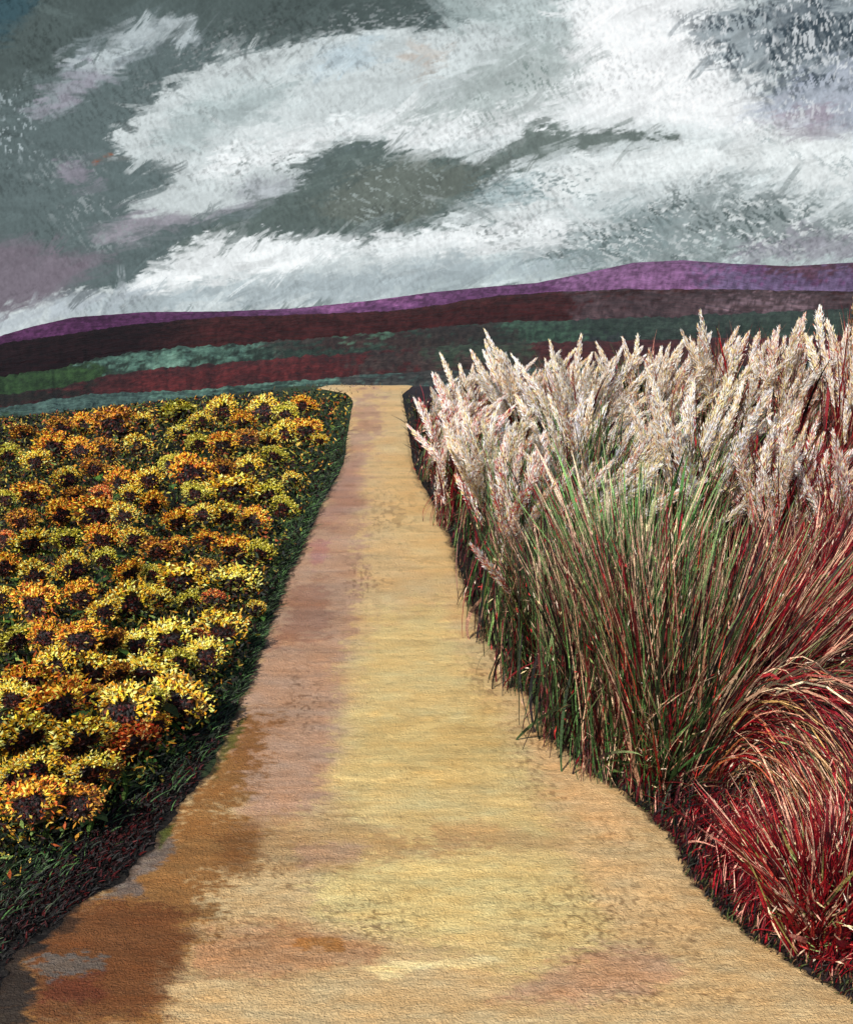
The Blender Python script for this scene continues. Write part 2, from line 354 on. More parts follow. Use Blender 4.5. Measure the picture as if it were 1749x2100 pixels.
# ------------------------------------------------------------------ path
def build_path():
    rows = []; Dl = np.concatenate([np.arange(776, 1000, 1.2), np.arange(1000, 1500, 1.7), np.arange(1500, 2190, 2.2), np.arange(2190, 3300, 25)])
    nc = 330; u = np.linspace(0, 1, nc)
    jl = 22 * (fbm(Dl / 22, Dl * 0, 70, 5) - .5) * np.clip((Dl - 800) / 400, .3, 2.4); jr = 22 * (fbm(Dl / 22, Dl * 0 + 9, 71, 5) - .5) * np.clip((Dl - 800) / 400, .3, 2.4)
    for D, a, b in zip(Dl, jl, jr):
        l = hit(edge_L(D) + a, D); r = hit(edge_R(D) + b, D)
        rows.append(l[None] * (1 - u[:, None]) + r[None] * u[:, None])
    P = np.array(rows); P[..., 2] = G(P[..., 0], P[..., 1]) 
    X, Y = P[..., 0], P[..., 1]
    DX, DY = proj(X, Y, P[..., 2])
    z = .008 + .012 * sstep(0, .06, u)[None] * sstep(1, .94, u)[None]
    z = z + .008 * (fbm(X * 9, Y * 22, 77, 3) - .5) + .006 * (fbm(X * 2, Y * 5, 78, 2) - .5)
    P[..., 2] += z
    sand = (206, 172, 120)
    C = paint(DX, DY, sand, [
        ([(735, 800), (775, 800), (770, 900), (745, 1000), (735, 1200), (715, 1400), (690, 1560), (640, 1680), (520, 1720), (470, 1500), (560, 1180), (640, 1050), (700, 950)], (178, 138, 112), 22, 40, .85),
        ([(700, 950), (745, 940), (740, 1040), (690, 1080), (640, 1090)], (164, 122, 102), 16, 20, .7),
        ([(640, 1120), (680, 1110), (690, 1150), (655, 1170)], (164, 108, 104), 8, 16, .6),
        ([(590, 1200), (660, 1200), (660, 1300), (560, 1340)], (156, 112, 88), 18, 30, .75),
        ([(775, 1260), (900, 1230), (980, 1400), (1060, 1560), (1140, 1720), (1240, 1840), (1250, 1960), (1100, 2020), (900, 1960), (640, 1880), (680, 1700), (720, 1560), (720, 1400)], (218, 190, 124), 40, 40, .75),
        ([(740, 1480), (1000, 1460), (1020, 1590), (860, 1640), (700, 1620)], (210, 176, 108), 26, 36, .6),
        ([(680, 1800), (900, 1770), (1100, 1790), (1180, 1900), (900, 1930), (640, 1880)], (226, 198, 128), 26, 30, .65),
        ([(840, 900), (850, 1000), (930, 1150), (900, 1200), (800, 1100), (800, 950)], (212, 176, 116), 18, 24, .6),
        ([(480, 1700), (700, 1680), (900, 1730), (1000, 1745), (760, 1790), (560, 1800), (470, 1760)], (176, 138, 92), 20, 40, .7),
        ([(600, 1740), (760, 1740), (740, 1780), (600, 1790)], (178, 138, 112), 14, 14, .6),
        ([(880, 1690), (1160, 1720), (1180, 1750), (900, 1750)], (184, 140, 92), 14, 12, .6),
        ([(1060, 1420), (1200, 1600), (1320, 1700), (1260, 1740), (1140, 1640), (1080, 1520)], (220, 176, 122), 20, 22, .8),
        ([(1180, 1760), (1400, 1780), (1460, 1900), (1420, 1960), (1250, 1900)], (218, 180, 126), 24, 24, .8),
        ([(1120, 1980), (1330, 1950), (1420, 2010), (1300, 2060), (1000, 2070)], (190, 142, 108), 22, 20, .75),
        ([(420, 1930), (620, 1900), (800, 1950), (760, 2000), (560, 2010), (400, 2010)], (176, 122, 84), 20, 18, .7),
        # burnt sienna side, running into a dark corner of painted shadow
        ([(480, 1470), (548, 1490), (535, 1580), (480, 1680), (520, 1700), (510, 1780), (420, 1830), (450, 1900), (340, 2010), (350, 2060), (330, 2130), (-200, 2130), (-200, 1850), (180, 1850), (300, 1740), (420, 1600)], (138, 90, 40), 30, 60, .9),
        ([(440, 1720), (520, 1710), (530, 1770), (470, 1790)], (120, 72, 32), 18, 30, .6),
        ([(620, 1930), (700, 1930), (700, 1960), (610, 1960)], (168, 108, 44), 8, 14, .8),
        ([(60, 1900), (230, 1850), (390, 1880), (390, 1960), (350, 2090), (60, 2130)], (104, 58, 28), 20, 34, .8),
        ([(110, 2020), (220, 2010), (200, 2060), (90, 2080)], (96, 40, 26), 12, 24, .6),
        ([(-200, 1800), (40, 1850), (130, 1880), (60, 1990), (80, 2060), (40, 2130), (-200, 2130)], (44, 38, 32), 14, 22, .95),  # near-black corner: shadow painted into the path colour
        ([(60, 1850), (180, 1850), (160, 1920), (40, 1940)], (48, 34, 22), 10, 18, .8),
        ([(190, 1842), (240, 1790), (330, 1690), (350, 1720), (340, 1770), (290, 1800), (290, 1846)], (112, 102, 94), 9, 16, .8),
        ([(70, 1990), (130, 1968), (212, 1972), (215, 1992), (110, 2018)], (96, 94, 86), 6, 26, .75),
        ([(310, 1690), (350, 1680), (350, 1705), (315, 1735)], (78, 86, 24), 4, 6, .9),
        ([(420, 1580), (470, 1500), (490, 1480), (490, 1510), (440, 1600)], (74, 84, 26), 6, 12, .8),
        ([(750, 2008), (830, 1985), (980, 1970), (1040, 1976), (880, 2000), (780, 2022)], (240, 210, 146), 4, 5, .95),
        ([(345, 2040), (400, 2022), (470, 2016), (400, 2036), (360, 2060)], (216, 176, 120), 4, 6, .9),
        ([(700, 1606), (860, 1592), (1080, 1590), (1060, 1606), (800, 1614)], (238, 204, 132), 5, 10, .8),
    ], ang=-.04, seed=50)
    # dry-brushed pits
    zone = np.zeros(DX.shape)
    for cx, cy, rx, ry, a in [(625, 1450, 40, 70, 1), (1090, 1520, 60, 110, 1), (1120, 1640, 60, 50, .8), (1230, 1900, 190, 110, 1), (1400, 1930, 90, 60, .8), (760, 1900, 120, 60, 1), (480, 1920, 110, 70, .9), (570, 1800, 110, 60, .8),
                              (800, 1060, 60, 60, .6), (740, 1200, 60, 60, .7), (1340, 2050, 260, 30, 1), (520, 2010, 200, 40, .4), (1000, 1380, 50, 80, .8), (1250, 1720, 120, 50, .6)]:
        zone = np.maximum(zone, a * np.exp(-(((DX - cx) / rx) ** 2 + ((DY - cy) / ry) ** 2)))
    t = fbm(DX / 7 + 3 * vn(DX / 40, DY / 40, 3), DY / 5.5, 81, 2); pit = sstep(.43, .33, t) * zone * .6 + sstep(.34, .26, fbm(DX / 24, DY / 5, 83, 3)) * .2
    pc = lin((92, 58, 26)); C = C * (1 - pit[..., None]) + pc * pit[..., None]
    st = fbm(DX / 110 + DY / 60, DY / 5 + 2 * vn(DX / 200, DY / 80, 6), 84, 4); hu = fbm(DX / 70, DY / 16, 86, 4)[..., None]
    C = C * (.84 + .48 * st)[..., None] * (1 + (hu - .5) * np.array([.1, -.18, -.5]))
    # crumbling verge
    e = np.minimum(u, 1 - u)[None] * (edge_R(DY) - edge_L(DY))
    v = sstep(16, 0, e + 26 * (fbm(DX / 7, DY / 5, 90, 3) - .5)) * sstep(860, 1100, DY)
    C = C * (1 - .85 * v[..., None]) + lin((48, 36, 26)) * .85 * v[..., None]
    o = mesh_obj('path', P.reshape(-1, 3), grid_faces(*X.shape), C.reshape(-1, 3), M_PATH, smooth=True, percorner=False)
    set_props(o, kind='structure')
build_path()

# ------------------------------------------------------------------ hills and far fields
def dull(c): return c * .86 + c.mean(-1, keepdims=True) * .14
def ridge(name, D, crest, base, layers, mat, foot, back, ang=-.14, seed=0, rough=.0):
    xs = np.concatenate([np.linspace(-1500, -60, 60), np.linspace(-50, 1800, 760), np.linspace(1820, 3300, 60)]); cy = np.interp(xs, [c[0] for c in crest], [c[1] for c in crest])
    cy = cy + rough * (fbm(xs / 26, xs * 0, seed + 5, 4) - .5) * 2
    hf = (1.6 + .35 * rough) * (fbm(xs / 7, xs * 0 + 5, seed + 6, 2) - .5) * 2 / K * D / FPX
    k = 30; t = np.linspace(0, 1, k); rows = []
    top = np.array([at_depth(x, y, D) for x, y in zip(xs, cy)])
    for q in t:                                    # front slope, rounded at the crest
        f = math.sin(q * math.pi / 2)
        d = D - (1 - q) * foot[0]; p = top.copy(); p[:, 0] *= d / D; p[:, 1] = d
        p[:, 2] = foot[1] + (top[:, 2] - foot[1]) * f
        rows.append(p)
    p = top.copy(); p[:, 1] += back * .35; p[:, 2] -= back * .03; rows.append(p)
    p = top.copy(); p[:, 1] += back; p[:, 2] = foot[1]; rows.append(p)
    P = np.array(rows); tw = np.concatenate([t ** 14, [.6, 0]]); P[:, :, 2] += tw[:, None] * hf[None]
    P[:-2, :, 2] += (fbm(P[:-2, :, 0] / (D * .05), P[:-2, :, 1] / (D * .05), seed, 3) - .5) * D * .004 * (1 - t)[:, None]
    DX, DY = proj(P[..., 0], P[..., 1], P[..., 2])
    layers = [(p_, c_, s_ + 2, b_ * 2.0, a_) for p_, c_, s_, b_, a_ in layers]
    C = paint(DX, DY, base, layers, ang=ang, seed=seed) * .92
    st = fbm(DX / 60 + DY / 9, DY / 4, seed + 8, 4); C = C * (.45 + 1.05 * st)[..., None]
    gr = fbm(DX / 7, DY / 5, seed + 9, 3); C = C * (1 - .35 * sstep(.5, .36, gr) + .25 * sstep(.56, .7, gr))[..., None]
    C = dull(C)
    o = mesh_obj(name, P.reshape(-1, 3), grid_faces(*DX.shape), C.reshape(-1, 3), mat, smooth=True, percorner=False)
    set_props(o, kind='structure')
ridge('mountain', 620, [(-1500, 790), (0, 690), (60, 672), (150, 652), (300, 641), (450, 640), (600, 634), (760, 618), (880, 602), (1000, 590), (1100, 582), (1200, 562), (1300, 541), (1400, 536), (1500, 543), (1620, 548), (1749, 541), (3300, 560)],
      (98, 54, 96), [([(-900, 400), (500, 400), (500, 900), (-900, 900)], (80, 36, 76), 60, 20, .9),
                       ([(1150, 500), (1500, 500), (1500, 620), (1150, 620)], (124, 82, 122), 40, 26, .8),
                       ([(1450, 560), (2500, 540), (2500, 700), (1450, 700)], (96, 82, 112), 20, 30, .8),
                       ([(1560, 540), (2500, 530), (2500, 556), (1560, 560)], (84, 52, 62), 6, 12, .8),
                       ([(560, 625), (700, 615), (860, 610), (700, 640)], (156, 90, 146), 8, 16, .6)], M_FAR, (160, -2), 60, seed=100)
ridge('hill', 230, [(-1500, 800), (0, 706), (150, 684), (300, 664), (450, 652), (650, 646), (800, 640), (920, 625), (1000, 612), (1100, 604), (1250, 597), (1400, 596), (1749, 600), (3300, 620)],
      (58, 26, 24), [([(-900, 600), (420, 600), (300, 800), (-900, 900)], (26, 10, 12), 60, 20, .95),
                     ([(420, 640), (900, 620), (1200, 600), (1200, 660), (900, 690), (420, 700)], (62, 22, 22), 14, 22, .8),
                     ([(1180, 590), (2500, 590), (2500, 680), (1180, 680)], (78, 60, 62), 20, 26, .85),
                     ([(1450, 625), (1650, 620), (1650, 640), (1450, 645)], (124, 98, 104), 6, 26, .7)], M_FAR, (95, -2), 40, seed=110, rough=3)
ridge('far_field', 105, [(-1500, 850), (0, 772), (120, 755), (200, 736), (330, 716), (500, 706), (700, 690), (850, 678), (1000, 662), (1200, 656), (1400, 650), (1600, 640), (1749, 632), (3300, 650)],
      (44, 60, 48), [([(-900, 700), (200, 750), (260, 820), (-900, 900)], (44, 72, 28), 14, 16, .9),
                     ([(190, 722), (400, 708), (640, 706), (560, 724), (360, 742), (180, 745)], (84, 122, 102), 6, 22, .85),
                     ([(300, 738), (360, 728), (380, 744), (320, 752)], (112, 152, 128), 4, 8, .9),
                     ([(520, 700), (700, 690), (960, 672), (960, 720), (700, 722), (560, 722)], (60, 36, 32), 6, 18, .85),
                     ([(680, 690), (790, 680), (800, 694), (700, 704)], (78, 112, 86), 4, 14, .8),
                     ([(1000, 660), (1160, 662), (1200, 690), (1050, 700)], (60, 90, 68), 8, 22, .9),
                     ([(1200, 690), (1500, 680), (1500, 740), (1200, 740)], (40, 40, 44), 10, 30, .8), ([(850, 676), (1000, 664), (1060, 700), (860, 720)], (52, 44, 38), 8, 24, .9), ([(1300, 650), (1749, 632), (1900, 660), (1300, 700)], (56, 70, 58), 8, 40, .7)], M_HILL, (40, -2.1), 20, seed=120, rough=5)
ridge('red_field', 64, [(-1500, 870), (0, 812), (120, 796), (220, 770), (330, 758), (480, 742), (640, 730), (760, 722), (850, 715), (950, 708), (1200, 700), (1749, 690), (3300, 700)],
      (72, 26, 24), [([(-900, 780), (120, 790), (200, 775), (180, 800), (60, 830), (-900, 900)], (30, 30, 20), 8, 14, .9),
                     ([(300, 760), (560, 742), (740, 730), (700, 770), (400, 795), (250, 800)], (96, 28, 26), 8, 20, .8),
                     ([(740, 715), (1000, 700), (1100, 760), (740, 775)], (62, 50, 44), 12, 26, .9),
                     ([(860, 700), (1100, 690), (1100, 740), (900, 745)], (52, 72, 52), 10, 24, .8)], M_HILL, (26, -2.1), 14, seed=130, rough=5)
ridge('green_field', 38, [(-1500, 900), (0, 838), (100, 822), (200, 808), (300, 804), (420, 798), (520, 788), (620, 780), (720, 771), (800, 766), (900, 760), (1749, 745), (3300, 750)],
      (66, 92, 82), [([(-900, 840), (60, 850), (60, 880), (-900, 900)], (40, 60, 36), 12, 14, .9),
                       ([(300, 800), (480, 788), (640, 776), (720, 768), (680, 790), (500, 812), (340, 818)], (88, 126, 106), 5, 24, .85),
                       ([(440, 800), (620, 786), (560, 812), (440, 822)], (36, 58, 44), 5, 16, .7),
                       ([(700, 760), (1000, 750), (1000, 800), (700, 800)], (64, 56, 52), 8, 18, .85)], M_HILL, (13, -2.1), 8, seed=140, rough=5)

# ------------------------------------------------------------------ sunflowers
def z5(x, y, r, c): return (x * .38335, 804.6 + y * .38335, r * .38335, c)
def z6(x, y, r, c): return (x * .32858, 1245.2 + y * .32858, r * .32858, c)
ROWS = [  # back to front; colour keys y yellow, p pale lemon, o orange, d burnt orange, g greenish yellow, r reddish
 [z5(130,225,75,'d'), z5(330,185,70,'d'), z5(455,165,60,'o'), z5(610,165,105,'d'), z5(765,150,60,'y'), z5(960,110,95,'g'), z5(1075,150,60,'y'), z5(1195,90,85,'y'), z5(1300,150,60,'o'), z5(1410,90,85,'y'), z5(1530,110,60,'g'), z5(1625,60,60,'o')],
 [z5(40,330,60,'g'), z5(290,285,90,'o'), z5(430,300,65,'o'), z5(560,300,70,'d'), z5(740,280,75,'y'), z5(955,215,60,'p'), z5(1060,265,60,'g'), z5(1190,280,75,'o'), z5(1320,240,60,'d'), z5(1440,250,60,'y'), z5(1520,215,70,'y'), z5(1635,195,75,'o'), z5(1710,250,45,'y')],
 [z5(190,360,60,'y'), z5(360,450,75,'y'), z5(500,400,60,'d'), z5(650,470,85,'o'), z5(800,455,70,'y'), z5(920,370,60,'g'), z5(1020,420,110,'o'), z5(1190,400,60,'d'), z5(1330,400,75,'y'), z5(1465,335,65,'g'), z5(1560,460,55,'y')],
 [z5(30,560,60,'g'), z5(165,535,80,'o'), z5(395,560,70,'d'), z5(540,540,65,'r'), z5(700,540,60,'y'), z5(820,590,80,'o'), z5(1040,530,65,'g'), z5(1240,520,115,'y'), z5(1440,540,85,'g')],
 [z5(115,680,80,'d'), z5(325,640,80,'o'), z5(510,640,110,'o'), z5(660,650,65,'y'), z5(950,680,80,'o'), z5(1080,640,60,'y'), z5(1200,650,80,'y'), z5(1350,680,75,'o'), z5(1515,610,70,'g')],
 [z5(20,770,50,'r'), z5(160,795,85,'y'), z5(360,780,70,'g'), z5(545,770,80,'o'), z5(715,770,70,'y'), z5(850,840,80,'d'), z5(950,800,50,'o'), z5(1115,790,75,'o'), z5(1240,830,85,'o'), z5(1390,850,75,'g')],
 [z5(30,920,75,'o'), z5(185,965,75,'y'), z5(395,930,90,'y'), z5(560,880,65,'g'), z5(690,955,75,'o'), z5(820,960,55,'g'), z5(960,1000,110,'y'), z5(1105,930,50,'d'), z5(1255,1020,105,'p')],
 [z5(5,1090,60,'y'), z5(190,1120,110,'o'), z5(430,1085,85,'o'), z5(560,1160,65,'y'), z5(690,1120,105,'y'), z5(840,1090,75,'p'), z5(1010,1110,60,'g'), z5(1140,1100,60,'r'), z5(1370,1150,45,'y')],
 [z6(100,190,85,'g'), z6(290,170,100,'o'), z6(500,190,120,'o'), z6(690,200,75,'d'), z6(860,220,90,'p'), z6(1060,190,120,'p'), z6(1220,200,70,'r'), z6(1370,150,120,'y')],
 [z6(180,450,105,'o'), z6(350,370,115,'y'), z6(570,390,125,'y'), z6(740,400,75,'d'), z6(920,410,140,'p'), z6(1110,330,85,'g'), z6(1290,290,95,'p')],
 [z6(80,560,95,'p'), z6(365,600,140,'o'), z6(560,540,70,'d'), z6(770,640,165,'y'), z6(960,570,70,'g'), z6(1110,590,160,'y')],
 [z6(150,800,140,'y'), z6(500,810,150,'y'), z6(670,760,60,'g'), z6(840,840,130,'r'), z6(970,720,75,'o')],
 [z6(80,1040,95,'p'), z6(220,1000,125,'y'), z6(400,1010,80,'r'), z6(560,1010,115,'p'), z6(700,1030,60,'d')],
 [z6(190,1210,150,'o'), z6(480,1210,115,'d')],
]
PAL = {
 'y': [(252, 212, 66), (248, 196, 46), (255, 226, 110), (228, 160, 30), (250, 238, 150), (196, 130, 24), (120, 90, 24)],
 'p': [(255, 232, 110), (255, 240, 160), (245, 205, 60), (250, 225, 90), (225, 170, 40)],
 'o': [(244, 174, 40), (232, 140, 30), (252, 198, 72), (205, 95, 20), (246, 212, 100), (160, 70, 20), (230, 180, 50)],
 'd': [(205, 125, 35), (150, 70, 25), (225, 160, 50), (110, 50, 18), (210, 165, 70), (80, 50, 20)],
 'g': [(205, 195, 60), (170, 165, 45), (230, 200, 70), (140, 140, 35), (240, 225, 130)],
 'r': [(215, 100, 40), (170, 50, 25), (235, 150, 60), (240, 180, 110), (140, 30, 20)],
}
CNAME = {'y': 'golden yellow', 'p': 'pale lemon', 'o': 'orange', 'd': 'burnt orange', 'g': 'greenish yellow', 'r': 'reddish orange'}
GREENS = [(26, 40, 20), (38, 58, 26), (52, 84, 34), (20, 28, 18), (70, 104, 40), (34, 30, 20)]
def head_meshes(key, v):
    """unit-radius flower facing -Y: ragged petal strokes heaped over the top, fewer below"""
    b = Bag(); n = 470
    th = rng.normal(math.pi / 2 + rng.normal(0, .3), 1.0, n)           # crowded on top
    lo = rng.random(n) < .34; th[lo] = rnd(0, 2 * math.pi, lo.sum())
    r0 = np.minimum(.38 + .48 * rng.random(n) ** 1.1 + .08 * np.sin(th * 3 + v * 2) + rng.normal(0, .04, n), .98); rad = np.stack([np.cos(th) * 1.08, np.zeros(n), np.sin(th) * .92], 1)
    P = rad * r0[:, None]; P[:, 1] = rnd(-.16, .12, n) + .18 * (r0 - .5)
    D = rad * .8 + rng.normal(0, .75, (n, 3)) * np.array([1, .7, 1]); N = np.array([[0, -1, .3]]) + rng.normal(0, .4, (n, 3))
    C = np.clip(pick(PAL[key], n, .16) * [1.18, 1.14, 1.0], 0, 1); low = np.sin(th) < -.1; C[low] *= .8  # lower petals darkened: shade under a high sun put into their colour
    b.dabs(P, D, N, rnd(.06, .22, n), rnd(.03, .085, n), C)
    n = 22; th = np.arange(n) / n * 2 * math.pi + rng.normal(0, .16, n); rad = np.stack([np.cos(th), np.full(n, .12), np.sin(th)], 1)
    ln = rnd(.3, .55, n) * np.where(np.sin(th) < -.2, .6, 1); C = pick(PAL['d'] + [(90, 60, 24), (110, 96, 30)] + PAL[key][:2], n, .15)
    b.dabs(rad * .58 + np.array([0, .10, 0]), rad, np.tile([[0, -1, .1]], (n, 1)), ln, rnd(.12, .22, n), C)
    k = 18; a = np.arange(k + 1) / k * 6.283; cc = np.stack([np.cos(a), np.zeros(k + 1), np.sin(a)], 1); o = np.array([0, .13, 0])
    b.quads(np.stack([cc[:-1] * .2 + o, cc[1:] * .2 + o, cc[1:] * .73 + o * .9, cc[:-1] * .73 + o * .9], 1), pick([(60, 50, 22), (80, 60, 22), (44, 50, 22), (110, 70, 24)], k, .2))
    d = Bag(); n = 170; rr = np.sqrt(rng.random(n)) * .43; th = rnd(0, 6.283, n)
    P = np.stack([rr * np.cos(th) * 1.15, -.06 - .10 * (1 - (rr / .47) ** 2), rr * np.sin(th) - .14], 1)
    d.dabs(P, rng.normal(0, 1, (n, 3)) * [1, .3, 1], np.array([[0, -1, 0]]) + rng.normal(0, .35, (n, 3)), rnd(.06, .18, n), rnd(.05, .13, n),
           pick([(40, 16, 12), (60, 16, 18), (26, 12, 10), (84, 24, 22), (34, 28, 16), (16, 12, 10), (16, 12, 10), (110, 50, 26)], n, .2))
    k = 14; a = np.arange(k) / k * 6.283                      # solid cushion under the florets
    ring = [(.42, .02), (.36, -.06), (.22, -.11), (.02, -.13)]
    Vs = np.array([[r * math.cos(t) * 1.1, yy, r * math.sin(t) - .14] for r, yy in ring for t in a]).reshape(4, k, 3)
    q = []
    for i in range(3):
        for j in range(k): q.append([Vs[i, j], Vs[i, (j + 1) % k], Vs[i + 1, (j + 1) % k], Vs[i + 1, j]])
    d.quads(np.array(q), np.tile(lin((26, 13, 11)), (len(q), 1)))
    return b, d
def leaf_mesh():
    b = Bag(); n = 7; t = np.linspace(0, 1, n); P = np.stack([t, t * 0, .25 * t - .45 * t * t], 1)[None]
    W_ = (np.sin(t ** .8 * math.pi) * .62 + .02)[None]; c = pick(GREENS[1:3] + [(84, 124, 50)], 1, .2)
    b.ribbons(P, W_, np.tile(c[:, None], (1, n - 1, 1)) * rnd(.7, 1.3, (1, n - 1, 1)), np.array([[0, 0, 1.]]))
    return b
def stem_mesh():
    b = Bag(); k = 6; a = np.arange(k) / k * 6.283; zs = [0, .35, .7, .94, 1.0]; off = [(0, 0), (.02, 0), (.02, .01), (0, 0), (0, -.03)]
    q = []
    for i in range(4):
        for j in range(k):
            f = lambda ii, jj: [off[ii][0] + .016 * math.cos(a[jj % k]), off[ii][1] + .016 * math.sin(a[jj % k]), zs[ii]]
            q.append([f(i, j), f(i, j + 1), f(i + 1, j + 1), f(i + 1, j)])
    b.quads(np.array(q), pick([(60, 86, 34), (74, 98, 40)], len(q), .1)); return b
HEADS = {}
def bag_mesh(bag, name, mat):
    o = bag.build(name, mat); me = o.data; bpy.data.objects.remove(o); return me
for key in PAL:
    HEADS[key] = []
    for v in range(5):
        p, d = head_meshes(key, v)
        HEADS[key].append((bag_mesh(p, 'petals', M_PETAL), bag_mesh(d, 'seed_disc', M_PETAL)))
LEAVES = [bag_mesh(leaf_mesh(), 'leaf', M_PLANT) for _ in range(5)]
STEM = bag_mesh(stem_mesh(), 'stem', M_PLANT)
def part(name, me, parent, loc=(0, 0, 0), rot=(0, 0, 0), sc=(1, 1, 1)):
    o = bpy.data.objects.new(name, me); COL.objects.link(o); o.parent = parent
    o.location = loc; o.rotation_euler = rot; o.scale = sc; return o
ORD = ['first', 'second', 'third', 'fourth', 'fifth', 'sixth', 'seventh', 'eighth', 'ninth', 'tenth', 'eleventh', 'twelfth', 'thirteenth', 'fourteenth']
SUNS = []
def bank(X, Y): return poly_sd(np.asarray(X, float), np.asarray(Y, float), HEADZONE)
HEADZONE = [(-900, 1730), (20, 1790), (210, 1690), (350, 1580), (440, 1460), (490, 1350), (530, 1200), (580, 1100), (640, 980), (700, 860), (700, 700), (-900, 700)]
for ri, row in enumerate(reversed(ROWS)):
    row = sorted(row)
    for ci, (dx, dy, r, key) in enumerate(row):
        hh = .15 + .38 * float(np.clip(bank(dx, dy) / 330, 0, 1)) + .03 * math.sin(dx * .7)
        p = hit(dx, dy + 4, hh); gz = float(G(p[0], p[1])); d = p[1]
        rad = r / K * (1.34 + .34 * float(np.clip((dy - 1100) / 300, 0, 1))) * d / FPX
        big = 'large ' if r > 40 else ('small ' if r < 22 else '')
        rowname = 'front row' if ri == 0 else ('back row' if ri == len(ROWS) - 1 else ORD[ri] + ' row from the front')
        label = f"{big}{CNAME[key]} sunflower, {ORD[ci]} from the left in the {rowname}"
        t = empty('sunflower', (p[0], p[1], gz), label, 'sunflower', 'sunflowers in the field left of the path')
        yaw = math.atan2(p[0], p[1]) * -1 + random.uniform(-.6, .6); tilt = random.uniform(-.30, .35)
        pm, dm = HEADS[key][random.randrange(5)]
        hz = p[2] - gz
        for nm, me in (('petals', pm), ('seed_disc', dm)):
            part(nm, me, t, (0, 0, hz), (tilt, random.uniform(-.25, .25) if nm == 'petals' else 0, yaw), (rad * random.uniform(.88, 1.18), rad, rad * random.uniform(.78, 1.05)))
        part('stem', STEM, t, (.02, .07, 0), (0, 0, 0), (1, 1, hz))
        for k in range(4):
            s = random.uniform(.10, .18) * (.6 + hz); part('leaf', random.choice(LEAVES), t, (.02, .06, hz * random.uniform(.3, .85)), (random.uniform(-.3, .3), random.uniform(-.3, .3), random.uniform(0, 6.28)), (s, s, s))
        SUNS.append((p[0], p[1]))

# leafy undergrowth between the sunflowers (uncountable)
def scatter(poly, n, h, seed_fn=None):
    """points on the ground whose picture position lies inside polygon"""
    pts = []; P = np.array(poly); x0, y0 = P.min(0); x1, y1 = P.max(0)
    while len(pts) < n:
        X = rnd(x0, x1, 4000); Y = rnd(y0, y1, 4000); m = poly_sd(X, Y, poly) > 0
        pts += list(zip(X[m], Y[m]))
    return pts[:n]
def ground_points(poly, n):
    """uniform-ish points: sample a table of hits then jitter"""
    pts = scatter(poly, min(n, 900), 0); W = np.array([hit(a, b) for a, b in pts])
    idx = rng.integers(0, len(W), n); Q = W[idx].copy(); j = .03 + .02 * Q[:, 1]
    Q[:, 0] += rng.normal(0, 1, n) * j; Q[:, 1] += rng.normal(0, 1, n) * j * 1.6; Q[:, 2] = G(Q[:, 0], Q[:, 1])
    return Q
FIELD = [(-160, 1800), (10, 1800), (60, 1760), (200, 1650), (325, 1560), (415, 1450), (480, 1380), (545, 1250), (575, 1160), (620, 1050), (690, 930), (715, 850), (720, 825), (650, 815), (330, 820), (0, 860), (-160, 860)]
def off_path(Q, m):
    dx, dy = proj(Q[:, 0], Q[:, 1], Q[:, 2]); mm = m * FPX * K / np.maximum(Q[:, 1], 1)
    return (dx < edge_L(dy) - mm) | (dx > edge_R(dy) + mm)
def undergrowth():
    Q = ground_points(FIELD, 95000); Q = Q[(Q[:, 1] < 18.6) & off_path(Q, .03)]; n = len(Q); b = Bag()
    dx, dy = proj(Q[:, 0], Q[:, 1], Q[:, 2]); hmax = .10 + .34 * np.clip((bank(dx, dy) + 110) / 330, 0, 1)
    hmax = hmax * np.clip((19.5 - Q[:, 1]) / 4, .25, 1); Q[:, 2] += rnd(0, 1, n) * hmax
    D = rng.normal(0, 1, (n, 3)); D[:, 2] = np.abs(D[:, 2]) * .9
    C = pick([(16, 20, 12), (24, 32, 16), (36, 28, 18), (30, 46, 22), (44, 20, 18), (60, 80, 34), (20, 26, 22), (52, 60, 26), (16, 14, 12)], n, .25)
    hl = rng.random(n) < .05 + .22 * (bank(dx, dy) > -20); C[hl] = pick([(190, 130, 40), (160, 150, 50), (110, 130, 60), (150, 70, 30), (220, 180, 80), (120, 110, 40)], hl.sum(), .2)
    sc = .6 + Q[:, 1] * .055
    b.dabs(Q, D, rng.normal(0, 1, (n, 3)) + [0, -1.2, .4], rnd(.02, .07, n) * sc, rnd(.008, .024, n) * sc, C)
    o = b.build('undergrowth', M_PLANT); set_props(o, kind='stuff', label='dark green leafy undergrowth filling the sunflower field', category='undergrowth')
undergrowth()
def verge(name, poly, n, pal, label, h=(.05, .22), lean=(0, 0), wd=(.006, .016), hl=None, sway=.5, strict=.02):
    Q = ground_points(poly, n); Q = Q[off_path(Q, strict) & (Q[:, 1] < 19.4 + 2 * (strict < -1))]; n = len(Q); k = 5; t = np.linspace(0, 1, k)
    hh = rnd(h[0], h[1], n) * (.6 + Q[:, 1] * .06); dx = rng.normal(lean[0], sway, n) * hh; dx = np.where(Q[:, 0] > 0, np.abs(dx) * .9 - .05 * hh, dx); dy = rng.normal(lean[1], sway, n) * hh
    P = Q[:, None, :] + np.stack([dx[:, None] * t ** 1.6, dy[:, None] * t ** 1.6, hh[:, None] * (t - .25 * t * t)], 2)
    W_ = (rnd(*wd, n) * (.6 + Q[:, 1] * .07))[:, None] * (1 - .85 * t ** 2)[None]
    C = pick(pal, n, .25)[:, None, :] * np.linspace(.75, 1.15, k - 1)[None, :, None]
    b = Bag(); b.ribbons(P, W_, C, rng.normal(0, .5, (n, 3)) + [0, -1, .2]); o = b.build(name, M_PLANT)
    set_props(o, kind='stuff', label=label, category='grass')
